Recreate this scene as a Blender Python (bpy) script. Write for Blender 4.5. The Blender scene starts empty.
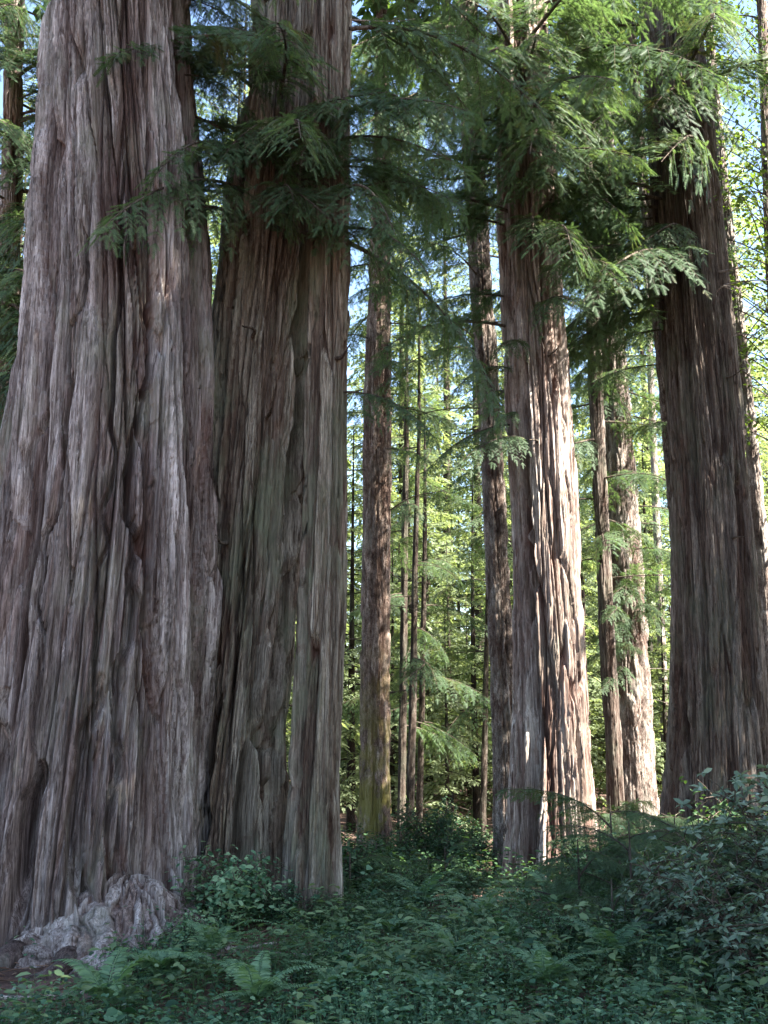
import bpy, math
import numpy as np
from mathutils import Vector, Matrix

rng = np.random.default_rng(7)
R = math.radians
sc = bpy.context.scene
col = sc.collection

# ------------------------------------------------------------------ camera
CAM_H, PITCH, F = 1.7, R(11.0), 1010.0
cp, sp = math.cos(PITCH), math.sin(PITCH)
def at(px, py, Y):
    """world point on the ray of a photo pixel at the depth Y"""
    a, b = (px - 384) / F, (512 - py) / F
    dy, dz = cp - b * sp, sp + b * cp
    t = Y / dy
    return np.array([a * t, Y, CAM_H + dz * t])
cd = bpy.data.cameras.new('camera'); cam = bpy.data.objects.new('camera', cd); col.objects.link(cam)
cam.location = (0, 0, CAM_H); cam.rotation_euler = (R(90) + PITCH, 0, 0)
cd.sensor_fit = 'VERTICAL'; cd.sensor_height = 36; cd.lens = 36 * F / 1024
cd.clip_start = 0.05; cd.clip_end = 3000
sc.camera = cam

# ------------------------------------------------------------------ noise
def _h(i, j, k, seed):
    with np.errstate(over='ignore'):
        n = (i.astype(np.int64) * 374761393 + j.astype(np.int64) * 668265263 + k.astype(np.int64) * 2147483647 % 1000003 * 7919 + seed * 974711).astype(np.uint32)
        n = (n ^ (n >> 13)) * np.uint32(1274126177)
        n = n ^ (n >> 16)
        n = n * np.uint32(2246822519); n ^= n >> np.uint32(13)
    return n.astype(np.float64) / 4294967295.0
def noise(x, y, z=0.0, seed=0):
    x, y, z = np.broadcast_arrays(np.asarray(x, float), np.asarray(y, float), np.asarray(z, float))
    if x.ndim == 0: return float(noise(x[None], y[None], z[None], seed)[0])
    i, j, k = np.floor(x), np.floor(y), np.floor(z)
    fx, fy, fz = x - i, y - j, z - k
    sx, sy, sz = (t * t * (3 - 2 * t) for t in (fx, fy, fz))
    i, j, k = i.astype(int), j.astype(int), k.astype(int)
    o = 0.0
    for a in (0, 1):
        for b in (0, 1):
            for c in (0, 1):
                w = (sx if a else 1 - sx) * (sy if b else 1 - sy) * (sz if c else 1 - sz)
                o = o + w * _h(i + a, j + b, k + c, seed)
    return o * 2 - 1
def fbm(x, y, z=0.0, seed=0, oct=3):
    o, a = 0.0, 0.6
    for q in range(oct):
        o = o + a * noise(np.asarray(x) * 2 ** q, np.asarray(y) * 2 ** q, np.asarray(z) * 2 ** q, seed + q * 17); a *= 0.5
    return o
def voro(u, v, nu, seed):
    """2-D cells, periodic in u with nu cells: distance to the border and a random number of the cell"""
    i, j = np.floor(u).astype(int), np.floor(v).astype(int)
    f1 = np.full(u.shape, 9.0); f2 = f1.copy(); cid = np.zeros(u.shape)
    z = np.zeros_like(i)
    for a in (-1, 0, 1):
        for b in (-1, 0, 1):
            ii = np.mod(i + a, nu)
            cx = i + a + 0.15 + 0.7 * _h(ii, j + b, z, seed); cy = j + b + _h(ii, j + b, z, seed + 5)
            d = np.hypot((u - cx), (v - cy)); c = _h(ii, j + b, z, seed + 9)
            m = d < f1
            f2 = np.where(m, f1, np.minimum(f2, d)); cid = np.where(m, c, cid); f1 = np.where(m, d, f1)
    return f2 - f1, cid
def sstep(a, b, x):
    t = np.clip((x - a) / (b - a), 0, 1); return t * t * (3 - 2 * t)

# ------------------------------------------------------------------ ground height
def gz(x, y):
    x, y = np.asarray(x, float), np.asarray(y, float)
    z = -1.2 * sstep(5.5, 22, y) - 0.02
    z = z + 0.22 * np.exp(-((x + 1.7) ** 2 / 2.2 + (y - 9.0) ** 2 / 1.6))
    z = z + 0.10 * fbm(x * 0.5, y * 0.5, 0, 3)
    z = z + 0.5 * fbm(x * 0.07, y * 0.07, 0, 4) * sstep(16, 40, np.hypot(x, y - 5))
    return z

# ------------------------------------------------------------------ objects
def tag(o, label=None, cat=None, group=None, kind=None):
    if label: o['label'] = label
    if cat: o['category'] = cat
    if group: o['group'] = group
    if kind: o['kind'] = kind
    return o
def thing(name, label, cat, loc, group=None):
    o = bpy.data.objects.new(name, None); col.objects.link(o); o.location = loc; o.empty_display_size = .3
    return tag(o, label, cat, group)
def mesh_of(name, V, faces, mat, smooth=False, attr=None):
    me = bpy.data.meshes.new(name)
    V = np.ascontiguousarray(V, dtype=np.float32)
    me.vertices.add(len(V)); me.vertices.foreach_set('co', V.ravel())
    faces = [np.asarray(f, dtype=np.int32) for f in faces if len(f)]
    nl = sum(f.size for f in faces); nf = sum(len(f) for f in faces)
    me.loops.add(nl); me.loops.foreach_set('vertex_index', np.concatenate([f.ravel() for f in faces]))
    me.polygons.add(nf)
    tot = np.concatenate([np.full(len(f), f.shape[1], np.int32) for f in faces])
    me.polygons.foreach_set('loop_start', np.concatenate([[0], np.cumsum(tot)[:-1]]).astype(np.int32))
    if smooth: me.polygons.foreach_set('use_smooth', np.ones(nf, bool))
    if attr is not None:
        for an, av in attr.items():
            a = me.attributes.new(an, 'FLOAT', 'POINT'); a.data.foreach_set('value', np.asarray(av, np.float32).ravel())
    me.update(calc_edges=True)
    if mat: me.materials.append(mat)
    return me
def link(name, me, parent=None, loc=(0, 0, 0), M=None):
    o = bpy.data.objects.new(name, me); col.objects.link(o)
    if parent is not None: o.parent = parent
    if M is not None: o.matrix_basis = M
    else: o.location = loc
    return o
class Geo:
    """collects vertices, triangles and quads of one mesh"""
    def __init__(s): s.v, s.t, s.q, s.n = [], [], [], 0
    def add(s, V, T=None, Q=None):
        V = np.asarray(V, float).reshape(-1, 3)
        if T is not None and len(T): s.t.append(np.asarray(T).reshape(-1, 3) + s.n)
        if Q is not None and len(Q): s.q.append(np.asarray(Q).reshape(-1, 4) + s.n)
        s.v.append(V); s.n += len(V)
    def arrays(s):
        return (np.concatenate(s.v), np.concatenate(s.t) if s.t else np.zeros((0, 3), int), np.concatenate(s.q) if s.q else np.zeros((0, 4), int))
    def mesh(s, name, mat, smooth=False):
        V, T, Q = s.arrays(); return mesh_of(name, V, [T, Q], mat, smooth)
    def add_geo(s, arr, M):
        V, T, Q = arr
        M = np.array(M); s.add(V @ M[:3, :3].T + M[:3, 3], T, Q)
def unit(a): return a / np.maximum(np.linalg.norm(a, axis=-1, keepdims=True), 1e-9)
def frame(d, n):
    """orthonormal frames from direction d and approximate normal n"""
    d = unit(d); y = unit(np.cross(n, d)); z = np.cross(d, y); return d, y, z
def scatter(tv, tf, O, D, N, S):
    """copies of template (tv, tf triangles) at origins O, x axis D, normal N, scale S (n) or (n,3)"""
    O, D, N = (np.asarray(a, float) for a in (O, D, N)); n = len(O)
    x, y, z = frame(D, N)
    S = np.asarray(S, float)
    if S.ndim == 1: S = np.repeat(S[:, None], 3, 1)
    t = tv[None] * S[:, None, :]
    V = O[:, None] + t[..., :1] * x[:, None] + t[..., 1:2] * y[:, None] + t[..., 2:3] * z[:, None]
    Fc = tf[None] + (np.arange(n) * len(tv))[:, None, None]
    return V.reshape(-1, 3), Fc.reshape(-1, tf.shape[1])
def tube(g, P, rad, k=6):
    P = np.asarray(P, float); rad = np.broadcast_to(np.asarray(rad, float), (len(P),))
    T = unit(np.gradient(P, axis=0)); ref = np.array([0.13, 0.21, 1.0]) if abs(T[0][2]) < .8 else np.array([1, .2, 0.1])
    a = unit(np.cross(T, ref)); b = np.cross(T, a)
    th = np.arange(k) / k * 2 * np.pi
    V = P[:, None] + rad[:, None, None] * (np.cos(th)[None, :, None] * a[:, None] + np.sin(th)[None, :, None] * b[:, None])
    i = np.arange(len(P) - 1)[:, None] * k; j = np.arange(k)[None]; j2 = (j + 1) % k
    Q = np.stack([i + j, i + j2, i + k + j2, i + k + j], -1).reshape(-1, 4)
    g.add(V.reshape(-1, 3), None, Q)
def rotM(az, tilt=0.0, roll=0.0, s=1.0, loc=(0, 0, 0)):
    return Matrix.Translation(Vector([float(c) for c in loc])) @ Matrix.Rotation(az, 4, 'Z') @ Matrix.Rotation(-tilt, 4, 'Y') @ Matrix.Rotation(roll, 4, 'X') @ Matrix.Scale(s, 4)

# ------------------------------------------------------------------ materials
def nodes(name):
    m = bpy.data.materials.new(name); m.use_nodes = True; nt = m.node_tree; nt.nodes.clear()
    out = nt.nodes.new('ShaderNodeOutputMaterial'); return m, nt, out
def N(nt, t, **kw):
    n = nt.nodes.new(t)
    for k, v in kw.items():
        if k in n.inputs: n.inputs[k].default_value = v
        else: setattr(n, k, v)
    return n
def ramp(nt, fac, stops):
    r = nt.nodes.new('ShaderNodeValToRGB'); e = r.color_ramp.elements
    while len(e) < len(stops): e.new(.5)
    for el, (p, c) in zip(e, stops): el.position = p; el.color = (*c, 1)
    nt.links.new(fac, r.inputs[0]); return r.outputs[0]
def mixc(nt, fac, a, b, mode='MIX'):
    m = nt.nodes.new('ShaderNodeMix'); m.data_type = 'RGBA'; m.blend_type = mode
    for s, v in ((m.inputs[0], fac), (m.inputs[6], a), (m.inputs[7], b)):
        if hasattr(v, 'links'): nt.links.new(v, s)
        elif isinstance(v, (int, float)): s.default_value = v
        else: s.default_value = (*v, 1)
    return m.outputs[2]
def tex(nt, vec, scale, detail=4, rough=.55, sz=1.0, dist=0.0):
    mp = N(nt, 'ShaderNodeMapping'); mp.inputs['Scale'].default_value = (1, 1, sz); nt.links.new(vec, mp.inputs['Vector'])
    n = N(nt, 'ShaderNodeTexNoise'); n.inputs['Scale'].default_value = scale; n.inputs['Detail'].default_value = detail
    n.inputs['Roughness'].default_value = rough; n.inputs['Distortion'].default_value = dist
    nt.links.new(mp.outputs[0], n.inputs['Vector']); return n.outputs['Fac']

def bark_mat(name, dark, mid, pale, inner_shade, lichen, lich=.35, fine=55, moss=None, plates=False, vary=True):
    m, nt, out = nodes(name)
    tc = N(nt, 'ShaderNodeTexCoord').outputs['Object']
    oi = N(nt, 'ShaderNodeObjectInfo')
    add = N(nt, 'ShaderNodeVectorMath'); add.operation = 'ADD'; nt.links.new(tc, add.inputs[0])
    vs = N(nt, 'ShaderNodeVectorMath'); vs.operation = 'SCALE'; vs.inputs[0].default_value = (13, 7, 5); nt.links.new(oi.outputs['Random'], vs.inputs['Scale'])
    nt.links.new(vs.outputs[0], add.inputs[1]); tc = add.outputs[0]
    a = tex(nt, tc, 5.5, 5, .62, .09 if not plates else .35, .25)
    c = ramp(nt, a, [(.28, dark), (.47, mid), (.70, pale)])
    st = tex(nt, tc, 26, 4, .7, .05 if not plates else .4, .1)
    c = mixc(nt, 1.0, c, ramp(nt, st, [(.34, (.36, .30, .28)), (.48, (.92, .91, .90)), (.66, (1.35, 1.34, 1.34))]), 'MULTIPLY')
    s0 = tex(nt, tc, 13, 5, .7, .03 if not plates else .35, .3)
    c = mixc(nt, .9, c, ramp(nt, s0, [(.36, (.45, .38, .36)), (.45, (1, 1, 1)), (.62, (1.15, 1.15, 1.15))]), 'MULTIPLY')
    s2 = tex(nt, tc, 95, 3, .7, .035 if not plates else .4, .1)
    c = mixc(nt, .9, c, ramp(nt, s2, [(.36, (.42, .37, .35)), (.5, (1, 1, 1)), (.66, (1.4, 1.4, 1.4))]), 'MULTIPLY')
    gr = tex(nt, tc, 75, 3, .7, .5)
    c = mixc(nt, .5, c, ramp(nt, gr, [(.3, (.6, .58, .58)), (.65, (1.15, 1.15, 1.15))]), 'MULTIPLY')
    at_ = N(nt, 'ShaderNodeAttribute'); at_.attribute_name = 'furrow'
    ap = N(nt, 'ShaderNodeAttribute'); ap.attribute_name = 'plate'
    c = mixc(nt, 1.0, c, ramp(nt, ap.outputs['Fac'], [(.12, (.40, .33, .31)), (.33, (.72, .62, .58)), (.46, (1.02, .99, .97)), (.58, (.95, .80, .74)), (.64, (1.25, 1.23, 1.21)), (.85, (1.6, 1.58, 1.55))]), 'MULTIPLY') if vary else c
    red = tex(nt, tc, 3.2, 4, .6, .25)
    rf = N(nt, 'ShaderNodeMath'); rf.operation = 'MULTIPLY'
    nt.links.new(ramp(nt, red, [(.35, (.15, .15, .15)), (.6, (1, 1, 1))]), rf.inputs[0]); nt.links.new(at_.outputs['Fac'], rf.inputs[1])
    c = mixc(nt, rf.outputs[0], c, inner_shade)  # reddish inner bark in the furrows, coloured darker to deepen their shade
    li = tex(nt, tc, 2.1, 6, .65, .5)
    lf = ramp(nt, li, [(.50, (0, 0, 0)), (.68, (lich, lich, lich))])
    c = mixc(nt, lf, c, lichen)
    if moss:
        mz = N(nt, 'ShaderNodeSeparateXYZ'); nt.links.new(N(nt, 'ShaderNodeTexCoord').outputs['Object'], mz.inputs[0])
        mr = N(nt, 'ShaderNodeMapRange'); mr.inputs[1].default_value = moss[1]; mr.inputs[2].default_value = moss[0]; nt.links.new(mz.outputs[2], mr.inputs[0])
        mx = N(nt, 'ShaderNodeMath'); mx.operation = 'MULTIPLY'
        nt.links.new(ramp(nt, tex(nt, tc, 3.2, 5, .7, .6), [(.42, (0, 0, 0)), (.55, (1, 1, 1))]), mx.inputs[0]); nt.links.new(mr.outputs[0], mx.inputs[1])
        c = mixc(nt, mx.outputs[0], c, moss[2])
    b1 = N(nt, 'ShaderNodeBump'); b1.inputs['Strength'].default_value = .8; b1.inputs['Distance'].default_value = .03
    nt.links.new(st, b1.inputs['Height'])
    b2 = N(nt, 'ShaderNodeBump'); b2.inputs['Strength'].default_value = .8; b2.inputs['Distance'].default_value = .012
    nt.links.new(tex(nt, tc, fine, 5, .7, .12 if not plates else .5), b2.inputs['Height']); nt.links.new(b1.outputs[0], b2.inputs['Normal'])
    p = N(nt, 'ShaderNodeBsdfPrincipled', Roughness=.9); p.inputs['Specular IOR Level'].default_value = .15
    nt.links.new(c, p.inputs['Base Color']); nt.links.new(b2.outputs[0], p.inputs['Normal']); nt.links.new(p.outputs[0], out.inputs[0])
    return m
def leaf_mat(name, stops, trans=.35, tcol=None, rough=.5, spec=.35, patch=None):
    m, nt, out = nodes(name)
    ge = N(nt, 'ShaderNodeNewGeometry')
    oi = N(nt, 'ShaderNodeObjectInfo')
    mn = N(nt, 'ShaderNodeMath'); mn.operation = 'MULTIPLY_ADD'; mn.inputs[1].default_value = .3; mn.inputs[2].default_value = -.15
    nt.links.new(oi.outputs['Random'], mn.inputs[0])
    tn = tex(nt, ge.outputs['Position'], .9, 3, .6)
    t2 = N(nt, 'ShaderNodeMath'); t2.operation = 'MULTIPLY_ADD'; t2.inputs[1].default_value = .5; nt.links.new(tn, t2.inputs[0]); nt.links.new(mn.outputs[0], t2.inputs[2])
    t3 = N(nt, 'ShaderNodeMath'); t3.operation = 'MULTIPLY_ADD'; t3.inputs[1].default_value = .5; nt.links.new(ge.outputs['Random Per Island'], t3.inputs[0]); nt.links.new(t2.outputs[0], t3.inputs[2])
    c = ramp(nt, t3.outputs[0], stops)
    if patch:
        c = mixc(nt, ramp(nt, tex(nt, ge.outputs['Position'], 1.7, 4, .6), [(.58, (0, 0, 0)), (.70, (.75, .75, .75))]), c, patch)
    p = N(nt, 'ShaderNodeBsdfPrincipled', Roughness=rough); p.inputs['Specular IOR Level'].default_value = spec
    nt.links.new(c, p.inputs['Base Color'])
    t = N(nt, 'ShaderNodeBsdfTranslucent')
    nt.links.new(mixc(nt, 1.0, c, tcol or (1.3, 1.25, .5), 'MULTIPLY'), t.inputs[0])
    mx = N(nt, 'ShaderNodeMixShader'); mx.inputs[0].default_value = trans
    nt.links.new(p.outputs[0], mx.inputs[1]); nt.links.new(t.outputs[0], mx.inputs[2]); nt.links.new(mx.outputs[0], out.inputs[0])
    return m
MAT = {}
MAT['bark_old'] = bark_mat('bark_old', (.066, .056, .051), (.152, .136, .129), (.285, .265, .255), (.115, .056, .042), (.22, .23, .17), .4)
MAT['bark_old_green'] = bark_mat('bark_old_green', (.072, .061, .046), (.148, .132, .104), (.255, .232, .190), (.10, .054, .038), (.14, .155, .10), .75)
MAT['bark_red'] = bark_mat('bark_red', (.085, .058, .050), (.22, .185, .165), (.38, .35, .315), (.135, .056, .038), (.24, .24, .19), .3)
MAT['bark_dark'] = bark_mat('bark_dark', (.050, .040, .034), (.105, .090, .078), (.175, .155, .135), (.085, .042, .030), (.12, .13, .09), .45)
MAT['bark_plate'] = bark_mat('bark_plate', (.065, .055, .048), (.150, .130, .114), (.32, .29, .26), (.11, .06, .045), (.28, .27, .23), .5, plates=True)
MAT['bark_moss'] = bark_mat('bark_moss', (.075, .058, .05), (.16, .13, .11), (.31, .26, .22), (.12, .07, .05), (.28, .26, .20), .4, plates=True, moss=(.2, 4.2, (.17, .15, .035)))
MAT['bark_pale'] = bark_mat('bark_pale', (.14, .125, .11), (.25, .23, .21), (.38, .36, .33), (.14, .10, .08), (.26, .27, .22), .5, plates=True)
MAT['root'] = bark_mat('root_wood', (.080, .067, .060), (.165, .146, .136), (.28, .258, .246), (.10, .055, .042), (.24, .245, .20), .5)
MAT['twig'] = bark_mat('twig_wood', (.045, .034, .027), (.08, .062, .048), (.13, .11, .085), (.09, .06, .04), (.10, .11, .07), .3, vary=False)
MAT['dead'] = bark_mat('dead_twig', (.18, .15, .13), (.30, .26, .23), (.42, .38, .34), (.25, .18, .14), (.3, .3, .26), .3, vary=False)
MAT['bark_sapling'] = bark_mat('bark_sapling', (.030, .026, .022), (.060, .052, .044), (.105, .092, .076), (.05, .035, .026), (.09, .10, .07), .4, plates=True)
MAT['needle'] = leaf_mat('needle_green', [(.2, (.040, .072, .036)), (.5, (.068, .112, .056)), (.85, (.112, .168, .082))], .46, (1.35, 1.35, .7), .55, .2, patch=(.105, .088, .030))
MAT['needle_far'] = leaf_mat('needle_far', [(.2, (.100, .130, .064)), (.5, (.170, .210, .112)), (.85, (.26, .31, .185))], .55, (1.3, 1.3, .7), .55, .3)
MAT['needle_mid'] = leaf_mat('needle_mid', [(.2, (.034, .070, .026)), (.5, (.060, .110, .040)), (.85, (.10, .155, .055))], .4, (1.4, 1.4, .5), .5, .35)
MAT['broad'] = leaf_mat('broad_leaf', [(.2, (.05, .09, .025)), (.5, (.08, .13, .035)), (.85, (.12, .18, .05))], .42, (1.4, 1.35, .4), .45, .35)
MAT['shrub'] = leaf_mat('shrub_leaf', [(.2, (.045, .084, .048)), (.5, (.12, .17, .11)), (.85, (.29, .345, .235))], .25, (1.2, 1.3, .6), .42, .4)
MAT['cover'] = leaf_mat('ground_leaf', [(.25, (.014, .042, .020)), (.48, (.062, .142, .074)), (.8, (.200, .305, .165))], .3, (1.3, 1.4, .6), .45, .28)
MAT['seedling'] = leaf_mat('seedling_leaf', [(.2, (.05, .085, .04)), (.5, (.085, .14, .065)), (.85, (.15, .22, .10))], .35, (1.3, 1.3, .6), .45, .4)
MAT['fern'] = leaf_mat('fern_leaf', [(.2, (.06, .13, .065)), (.5, (.115, .205, .110)), (.85, (.19, .30, .16))], .4, (1.3, 1.3, .5), .5, .3)
MAT['huckle'] = leaf_mat('huckleberry_leaf', [(.2, (.022, .050, .024)), (.5, (.042, .085, .038)), (.85, (.075, .13, .055))], .3, (1.4, 1.4, .5), .5, .2)
MAT['litter'] = leaf_mat('dry_litter', [(.2, (.07, .040, .026)), (.5, (.14, .085, .058)), (.85, (.26, .19, .14))], .1, (1, .9, .8), .8, .1)
def ground_mat():
    m, nt, out = nodes('forest_floor')
    tc = N(nt, 'ShaderNodeTexCoord').outputs['Object']
    c = ramp(nt, tex(nt, tc, 1.3, 6, .65), [(.3, (.055, .036, .029)), (.5, (.125, .082, .066)), (.72, (.21, .15, .125))])
    c = mixc(nt, .7, c, ramp(nt, tex(nt, tc, 42, 5, .75), [(.3, (.4, .36, .34)), (.6, (1.1, 1.05, 1)), (.75, (1.8, 1.7, 1.6))]), 'MULTIPLY')
    b = N(nt, 'ShaderNodeBump'); b.inputs['Strength'].default_value = .9; b.inputs['Distance'].default_value = .03
    nt.links.new(tex(nt, tc, 30, 6, .75), b.inputs['Height'])
    p = N(nt, 'ShaderNodeBsdfPrincipled', Roughness=.95); p.inputs['Specular IOR Level'].default_value = .1
    nt.links.new(c, p.inputs['Base Color']); nt.links.new(b.outputs[0], p.inputs['Normal']); nt.links.new(p.outputs[0], out.inputs[0])
    return m
MAT['ground'] = ground_mat()

# ------------------------------------------------------------------ ground sheet
def axis_steps(near, far):
    a = [0.0]; s = .06
    while a[-1] < far:
        if a[-1] > near: s *= 1.12
        a.append(a[-1] + s)
    return np.array(a)
ax = axis_steps(6, 420)
gx = np.concatenate([-ax[::-1][:-1], ax]); gy = np.concatenate([-ax[::-1][:-1], ax]) + 9.0
X, Y = np.meshgrid(gx, gy)
Z = gz(X, Y) + (.03 * fbm(X * 3, Y * 3, 0, 11) + .012 * fbm(X * 11, Y * 11, 0, 12)) * (np.hypot(X, Y - 9) < 25)
nx = len(gx); idx = np.arange(nx * len(gy)).reshape(len(gy), nx)
Q = np.stack([idx[:-1, :-1], idx[:-1, 1:], idx[1:, 1:], idx[1:, :-1]], -1).reshape(-1, 4)
tag(link('ground', mesh_of('ground', np.stack([X, Y, Z], -1).reshape(-1, 3), [Q], MAT['ground'], True)), kind='structure')

# ------------------------------------------------------------------ trunks
class Trunk: pass
def trunk(root_name, label, cat, Yd, prof, H, mat, seed, nu, dz, strip=.12, strip_len=1.3, amp=1.0, flare=.0, lobes=0, group=None, fine_amp=1.0, ztop_vis=None, zoff=.35, flute=1.0, twist=0.0, hollows=()):
    """a tree with its bark trunk; prof: (py, left px, right px) at depth Yd"""
    pts = []
    for py, l, r in prof:
        a, b = at(l, py, Yd), at(r, py, Yd); pts.append((a[2], (a[0] + b[0]) / 2, (b[0] - a[0]) / 2))
    pts.sort()
    P = np.array(pts); base_x = np.interp(0, P[:, 0], P[:, 1])
    g0 = float(gz(base_x, Yd)); z0 = g0 - zoff
    # keep tapering upwards to the real height
    zt = P[-1, 0]; slope = (P[-1, 1] - P[-2, 1]) / max(P[-1, 0] - P[-2, 0], .1) * .5
    K = np.vstack([P, [[zt + (H - zt) * .5, P[-1, 1] + slope * (H - zt) * .25, P[-1, 2] * .62], [H, P[-1, 1] + slope * (H - zt) * .35, P[-1, 2] * .06]]])
    vis = ztop_vis or min(zt + .6, H)
    zr = np.concatenate([np.arange(z0, vis, dz), np.linspace(vis, H, 26)])
    zz = np.linspace(z0 - 1, H, 1500)
    sm = lambda c: np.convolve(np.pad(np.interp(zz, K[:, 0], K[:, c]), 30, mode='edge'), np.ones(61) / 61, 'valid')
    cx, rad = np.interp(zr, zz, sm(1)), np.interp(zr, zz, sm(2))
    root = thing(root_name, label, cat, (float(base_x), Yd, g0), group)
    th = np.arange(nu) / nu * 2 * np.pi
    TH, ZZ = np.meshgrid(th, zr); RR = np.repeat(rad[:, None], nu, 1)
    rm = float(np.median(rad[zr < vis])); hg = np.clip(ZZ - g0, -.3, 99)
    C, S = np.cos(TH), np.sin(TH)
    fl = np.exp(-np.clip(hg, 0, 9) / (0.55 + rm * .5))
    d = rm * (.10 + .10 * fl) * fbm(C * 1.5 + seed, S * 1.5, ZZ * .16, seed, 2)
    d += flute * rm * (.055 + .06 * fl) * fbm(C * 3.6 + seed, S * 3.6, ZZ * .16, seed + 3, 2)
    rg = 1 - np.abs(noise(C * 5.5 + .5 * noise(C, S, ZZ * .3, seed + 6), S * 5.5 + seed, ZZ * .14, seed + 4))
    d -= flute * rm * (.05 + .06 * fl) * sstep(.80, 1, rg)
    if lobes:
        d += rm * flare * fl * (.6 + .5 * np.cos(lobes * TH + seed + 1.2 * noise(C * 2, S * 2, ZZ, seed + 8)))
    elif flare: d += rm * flare * fl
    n1 = max(6, int(2 * np.pi * rm / strip)); n2 = n1 * 2 + 3; n3 = n1 * 6 + 1
    wob = (.26 * noise(C * 2.5, S * 2.5, ZZ * .45, seed + 21) + 1.15 * noise(C * .9, S * .9, ZZ * .22, seed + 22)) * (.12 / strip) ** .5
    u1 = np.mod(TH / (2 * np.pi) * n1 + wob + twist * ZZ * n1 / 6.28 + .10 * noise(C * 7, S * 7, ZZ * 2.0, seed + 25), n1)
    e1, c1 = voro(u1, ZZ / strip_len + 3.1 * seed, n1, seed + 31)
    u2 = np.mod(TH / (2 * np.pi) * n2 + wob * 1.9 + twist * ZZ * n2 / 6.28 + .3 * noise(C * 9, S * 9, ZZ * 2.6, seed + 23), n2)
    e2, c2 = voro(u2, ZZ / (strip_len * .62) + 1.7 * seed, n2, seed + 41)
    u3 = np.mod(TH / (2 * np.pi) * n3 + wob * 5 + twist * ZZ * n3 / 6.28 + .5 * noise(C * 14, S * 14, ZZ * 3, seed + 24), n3)
    e3, c3 = voro(u3, ZZ / (strip_len * .28) + 2.3 * seed, n3, seed + 61)
    fur1 = 1 - sstep(.0, .13, e1); fur2 = 1 - sstep(.0, .15, e2); fur3 = 1 - sstep(0, .25, e3)
    a = amp * strip
    gap_ = sstep(-.1, .45, fbm(C * 2.2, S * 2.2, ZZ * .5, seed + 71, 2))      # where strips have come away
    q1 = np.where(c1 > .72, .30, np.where(c1 < .25, -.42, .0)) + .35 * (c1 - .5)
    d += a * (.72 * q1 - (.45 + .65 * gap_) * fur1 + .40 * (c2 - .5) - (.18 + .22 * gap_) * fur2 + .15 * (c3 - .5) - .12 * fur3)
    d += fine_amp * a * .20 * fbm(C * RR / strip * 3.2, S * RR / strip * 3.2, ZZ * 2.4 / strip_len * 1.3, seed + 51, 3)
    plate = np.clip(.5 * c1 + .3 * c2 + .2 * c3, 0, 1)
    for (hx, hz_, hw, hh, hd) in hollows:                                    # hollows and clefts, by angle and height
        dth = np.abs(np.mod(TH - R(hx) - .10 * noise(0 * TH, ZZ * 1.1, hx, seed + 81) - .05 * noise(0 * TH, ZZ * 4, hx, seed + 82) + np.pi, 2 * np.pi) - np.pi)
        env = np.clip(1 - ((ZZ - g0 - hz_) / hh) ** 2, 0, 1) ** .5
        d -= hd * sstep(1.0, .45, dth / (R(hw) * (.35 + .65 * env) + 1e-6)) * env
    lowpass = np.clip(1.2 - 2.5 * fl, 0.55, 1)
    r = RR + d
    V = np.stack([cx[:, None] + r * C, Yd + r * S, ZZ], -1) - np.array(root.location)
    i = np.arange(len(zr) - 1)[:, None] * nu; j = np.arange(nu)[None]; j2 = (j + 1) % nu
    Q = np.stack([i + j, i + j2, i + nu + j2, i + nu + j], -1).reshape(-1, 4)
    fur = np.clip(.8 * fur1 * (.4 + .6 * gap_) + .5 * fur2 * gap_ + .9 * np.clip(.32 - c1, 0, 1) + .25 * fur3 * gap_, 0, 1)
    t = Trunk(); t.root, t.loc, t.zr, t.cx, t.rad, t.Y, t.g0, t.H = root, np.array(root.location), zr, cx, rad, Yd, g0, H
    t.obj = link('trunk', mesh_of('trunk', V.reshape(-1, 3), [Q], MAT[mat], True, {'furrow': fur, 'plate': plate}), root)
    t.mat = mat; t.seed = seed
    return t
def on_trunk(t, z, az, inset=.9):
    x, r = np.interp(z, t.zr, t.cx), np.interp(z, t.zr, t.rad) * inset
    return np.array([x + r * math.cos(az), t.Y + r * math.sin(az), z])

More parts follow.
